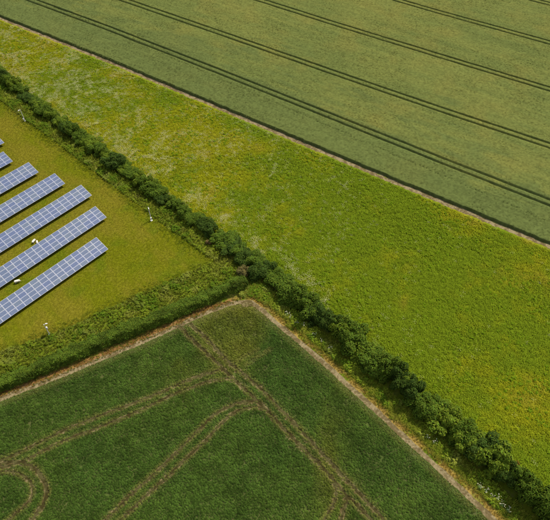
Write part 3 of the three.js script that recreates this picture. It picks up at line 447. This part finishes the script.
// ---------------------------------------------------------------- solar panel tables
{
  const TILT = rad(12), az = rad(42.7), MW = 1.60, MH = 0.97, GX = 0.028, GY = 0.02;
  const cells = (() => {                                                      // printed face of a module: blue cells, pale grid, white margin
    const c = document.createElement('canvas'); c.width = 320; c.height = 194; const x = c.getContext('2d'), r = rngOf(501);
    x.fillStyle = '#8c92a0'; x.fillRect(0, 0, 320, 194);
    for (let i = 0; i < 10; i++) for (let j = 0; j < 6; j++) { const k = r() * 14 | 0; x.fillStyle = `rgb(${47 + k},${63 + k},${88 + k})`; x.fillRect(9 + i * 30.3, 6 + j * 30.5, 29.0, 29.2); }
    x.fillStyle = 'rgba(130,138,160,0.4)'; for (let j = 0; j < 6; j++) for (const d of [8.5, 19.5]) x.fillRect(9, 6 + j * 30.5 + d, 302, 1);
    const t = new THREE.CanvasTexture(c); t.colorSpace = THREE.SRGBColorSpace; return t;
  })();
  const glassMats = [0, 1, 2, 3].map(k => new THREE.MeshPhysicalMaterial({ map: cells, color: new THREE.Color(0.80 + 0.08 * k, 0.82 + 0.06 * k, 0.98 - 0.06 * (k % 2)), roughness: 0.35, clearcoat: 1, clearcoatRoughness: 0.06 }));
  const alu = new THREE.MeshStandardMaterial({ color: new THREE.Color(0.37, 0.385, 0.42), roughness: 0.42, metalness: 0.35 }), steel = new THREE.MeshStandardMaterial({ color: new THREE.Color(0.42, 0.43, 0.44), roughness: 0.5, metalness: 0.6 });
  const fr = new THREE.Shape([[-MW / 2, -MH / 2], [MW / 2, -MH / 2], [MW / 2, MH / 2], [-MW / 2, MH / 2]].map(p => new THREE.Vector2(...p))), hole = new THREE.Path([[-MW / 2 + 0.024, -MH / 2 + 0.025], [-MW / 2 + 0.024, MH / 2 - 0.025], [MW / 2 - 0.024, MH / 2 - 0.025], [MW / 2 - 0.024, -MH / 2 + 0.025]].map(p => new THREE.Vector2(...p)));
  fr.holes.push(hole);
  const frameGeo = new THREE.ExtrudeGeometry(fr, { depth: 0.04, bevelEnabled: false }); frameGeo.rotateX(-Math.PI / 2);
  const glassGeo = new THREE.BoxGeometry(MW - 0.044, 0.012, MH - 0.046); glassGeo.translate(0, 0.027, 0);
  const where = ['nearest the clipped hedge, lowest of the rows', 'second from the clipped hedge', 'third from the clipped hedge', 'fourth from the clipped hedge', 'fifth from the clipped hedge', 'sixth from the clipped hedge, only its end in view', 'farthest away, just a corner showing at the left edge'];
  const cols = [25, 25, 22, 18, 15, 12, 12];
  ROWS.forEach(([x, z], k) => {
    const t = new THREE.Group(), r = rngOf(510 + k); t.position.set(x, 0, z); t.rotation.y = Math.PI / 2 - az;   // local +x runs along the row, local -z points up the slope
    const slope = new THREE.Matrix4().makeRotationX(TILT).setPosition(0, 0.85, 0), n = cols[k], len = n * (MW + GX);
    for (let i = 0; i < n; i++) for (let j = 0; j < 4; j++) {
      const m = new THREE.Group(); m.name = 'solar_module';
      part('frame', frameGeo, alu, m); part('glass', glassGeo, glassMats[r() * 4 | 0], m);
      m.applyMatrix4(slope.clone().multiply(new THREE.Matrix4().makeTranslation(-(i + 0.5) * (MW + GX), 0.002 + (hash(i, j, k) - 0.5) * 0.003, -(j + 0.5) * (MH + GY))));
      t.add(m);
    }
    for (const d of [0.5, 1.5, 2.4, 3.4]) { const g = new THREE.BoxGeometry(len - 0.1, 0.08, 0.05); g.translate(-len / 2, -0.045, -d); g.applyMatrix4(slope); part('rail', g, steel, t); }
    for (let i = 0; i < n; i += 2) {
      const px = -(i + 1) * (MW + GX) + 0.4;
      for (const d of [0.85, 3.05]) { const h = 0.85 + d * Math.sin(TILT) - 0.17, g = new THREE.BoxGeometry(0.09, h, 0.07); g.translate(px, h / 2, -d * Math.cos(TILT)); part('post', g, steel, t); }
      const g = new THREE.BoxGeometry(0.06, 0.08, 3.7); g.translate(px, -0.126, -1.95); g.applyMatrix4(slope); part('rafter', g, steel, t);
    }
    put(t, 'solar_panel_row'); tag(t, 'tilted row of blue solar panels, ' + where[k], 'solar panels', 'rows of solar panels');
  });
}

// ---------------------------------------------------------------- camera poles round the paddock
{
  const white = new THREE.MeshStandardMaterial({ color: new THREE.Color(0.4, 0.41, 0.4), roughness: 0.45 }), dark = new THREE.MeshStandardMaterial({ color: new THREE.Color(0.05, 0.05, 0.055), roughness: 0.4 }), galv = new THREE.MeshStandardMaterial({ color: new THREE.Color(0.55, 0.56, 0.57), roughness: 0.45, metalness: 0.4 });
  const info = [[4.3, 0.4, 'slim pale pole with a camera head at the weedy edge midway along the hedgerow'], [3.4, 2.0, 'slim pale pole with a camera head in the grass near the clipped hedge'], [3.6, -0.6, 'slim pale pole with a camera head at the far end of the paddock']];
  POSTS.forEach(([x, z], k) => {
    const [h, turn, label] = info[k], o = new THREE.Group();
    const pole = new THREE.CylinderGeometry(0.055, 0.085, h, 10); pole.translate(0, h / 2, 0); part('pole', pole, k === 1 ? galv : white, o);
    const foot = new THREE.BoxGeometry(0.42, 0.06, 0.42); foot.translate(0, 0.03, 0); part('base_plate', foot, galv, o);
    const arm = new THREE.BoxGeometry(0.05, 0.05, 0.5); arm.translate(0, h - 0.1, 0.25); part('bracket', arm, galv, o);
    const head = new THREE.CapsuleGeometry(0.11, 0.26, 4, 10); head.rotateX(Math.PI / 2 + 0.3); head.translate(0, h - 0.04, 0.46); const hd = part('camera_head', head, white, o);
    const lens = new THREE.CylinderGeometry(0.06, 0.06, 0.05, 10); lens.rotateX(Math.PI / 2 + 0.3); lens.translate(0, h - 0.13, 0.70); part('lens', lens, dark, hd);
    const box = new THREE.BoxGeometry(0.34, 0.46, 0.22); box.translate(0, h * (k === 1 ? 0.62 : 0.2), 0.19); part('control_box', box, white, o);
    o.position.set(x, 0, z); o.rotation.y = turn; put(o, 'camera_pole'); tag(o, label, 'camera pole', 'camera poles round the solar paddock');
  });
}

// ---------------------------------------------------------------- sheep
{
  const cap = (p, a, b, ra, rb) => { const ba = b.clone().sub(a), t = Math.min(1, Math.max(0, p.clone().sub(a).dot(ba) / ba.lengthSq())); return p.distanceTo(a.clone().addScaledVector(ba, t)) - (ra + (rb - ra) * t); };
  const V = (x, y, z) => new THREE.Vector3(x, y, z), bones = [[V(-0.36, 0.60, 0), V(0.02, 0.60, 0), 0.24, 0.25], [V(0, 0.60, 0), V(0.34, 0.62, 0), 0.25, 0.21]], limbs = [[V(0.36, 0.66, 0), V(0.54, 0.52, 0.02), 0.12, 0.10], [V(0.54, 0.50, 0.02), V(0.68, 0.36, 0.03), 0.085, 0.05], [V(0.55, 0.55, 0.08), V(0.52, 0.53, 0.17), 0.03, 0.02], [V(0.55, 0.55, -0.05), V(0.52, 0.53, -0.14), 0.03, 0.02], [V(-0.56, 0.62, 0), V(-0.63, 0.44, 0), 0.05, 0.03]];
  for (const s of [-1, 1]) { limbs.push([V(0.28, 0.48, 0.13 * s), V(0.30, 0.25, 0.13 * s), 0.075, 0.04], [V(0.30, 0.25, 0.13 * s), V(0.29, 0.03, 0.13 * s), 0.04, 0.035], [V(-0.36, 0.50, 0.13 * s), V(-0.30, 0.34, 0.14 * s), 0.11, 0.06], [V(-0.30, 0.34, 0.14 * s), V(-0.42, 0.23, 0.14 * s), 0.055, 0.04], [V(-0.42, 0.23, 0.14 * s), V(-0.40, 0.03, 0.14 * s), 0.038, 0.035]); }
  const N = 56, mc = new MarchingCubes(N, new THREE.MeshStandardMaterial(), false, false, 60000); mc.isolation = 0;
  for (let k = 0; k < N; k++) for (let j = 0; j < N; j++) for (let i = 0; i < N; i++) {
    const p = V((i - N / 2) / (N / 2) * 0.85, (j - N / 2) / (N / 2) * 0.85 + 0.55, (k - N / 2) / (N / 2) * 0.85); let d = 9;
    for (const b of [...bones, ...limbs]) { const e = cap(p, ...b), h = Math.max(0, 0.06 - Math.abs(d - e)) / 0.06; d = Math.min(d, e) - h * h * 0.015; }
    mc.field[i + j * N + k * N * N] = -d + 0.012 * (noise(p.x * 22, p.y * 22 + p.z * 19, 601) - 0.5);
  }
  mc.update();
  const g = new THREE.BufferGeometry(), P = Array.from(mc.positionArray.slice(0, mc.count * 3)), Q = mc.normalArray.slice(0, mc.count * 3), C = [];
  for (let i = 0; i < P.length; i += 3) { P[i] *= 0.85; P[i + 1] = P[i + 1] * 0.85 + 0.55; P[i + 2] *= 0.85; const face = P[i] > 0.56 || P[i + 1] < 0.3; C.push(...(face ? [0.30, 0.26, 0.20] : [0.5, 0.48, 0.41])); }
  g.setAttribute('position', new THREE.Float32BufferAttribute(P, 3)); g.setAttribute('normal', new THREE.BufferAttribute(Q, 3)); g.setAttribute('color', new THREE.Float32BufferAttribute(C, 3));
  const wool = new THREE.MeshStandardMaterial({ vertexColors: true, roughness: 1, side: THREE.DoubleSide });
  const herd = [[SHEEP[0], 1.2, 0.9, 'white sheep grazing between panel rows, left one of a pair'], [SHEEP[1], 1.9, 0.75, 'smaller white sheep on the right of the grazing pair'], [SHEEP[2], 0.35, 1.0, 'single white sheep grazing beside the second panel row']];
  let first;
  for (const [[x, z], turn, s, label] of herd) {
    let o; if (!first) o = first = put(new THREE.Mesh(g, wool), 'sheep'); else o = dup(first, 'sheep');
    o.position.set(x + 0.1, 0, z + 0.6); o.rotation.y = turn; o.scale.set(s, s, s); tag(o, label, 'sheep', 'sheep grazing among the panels');
  }
}

renderer.render(scene, camera);
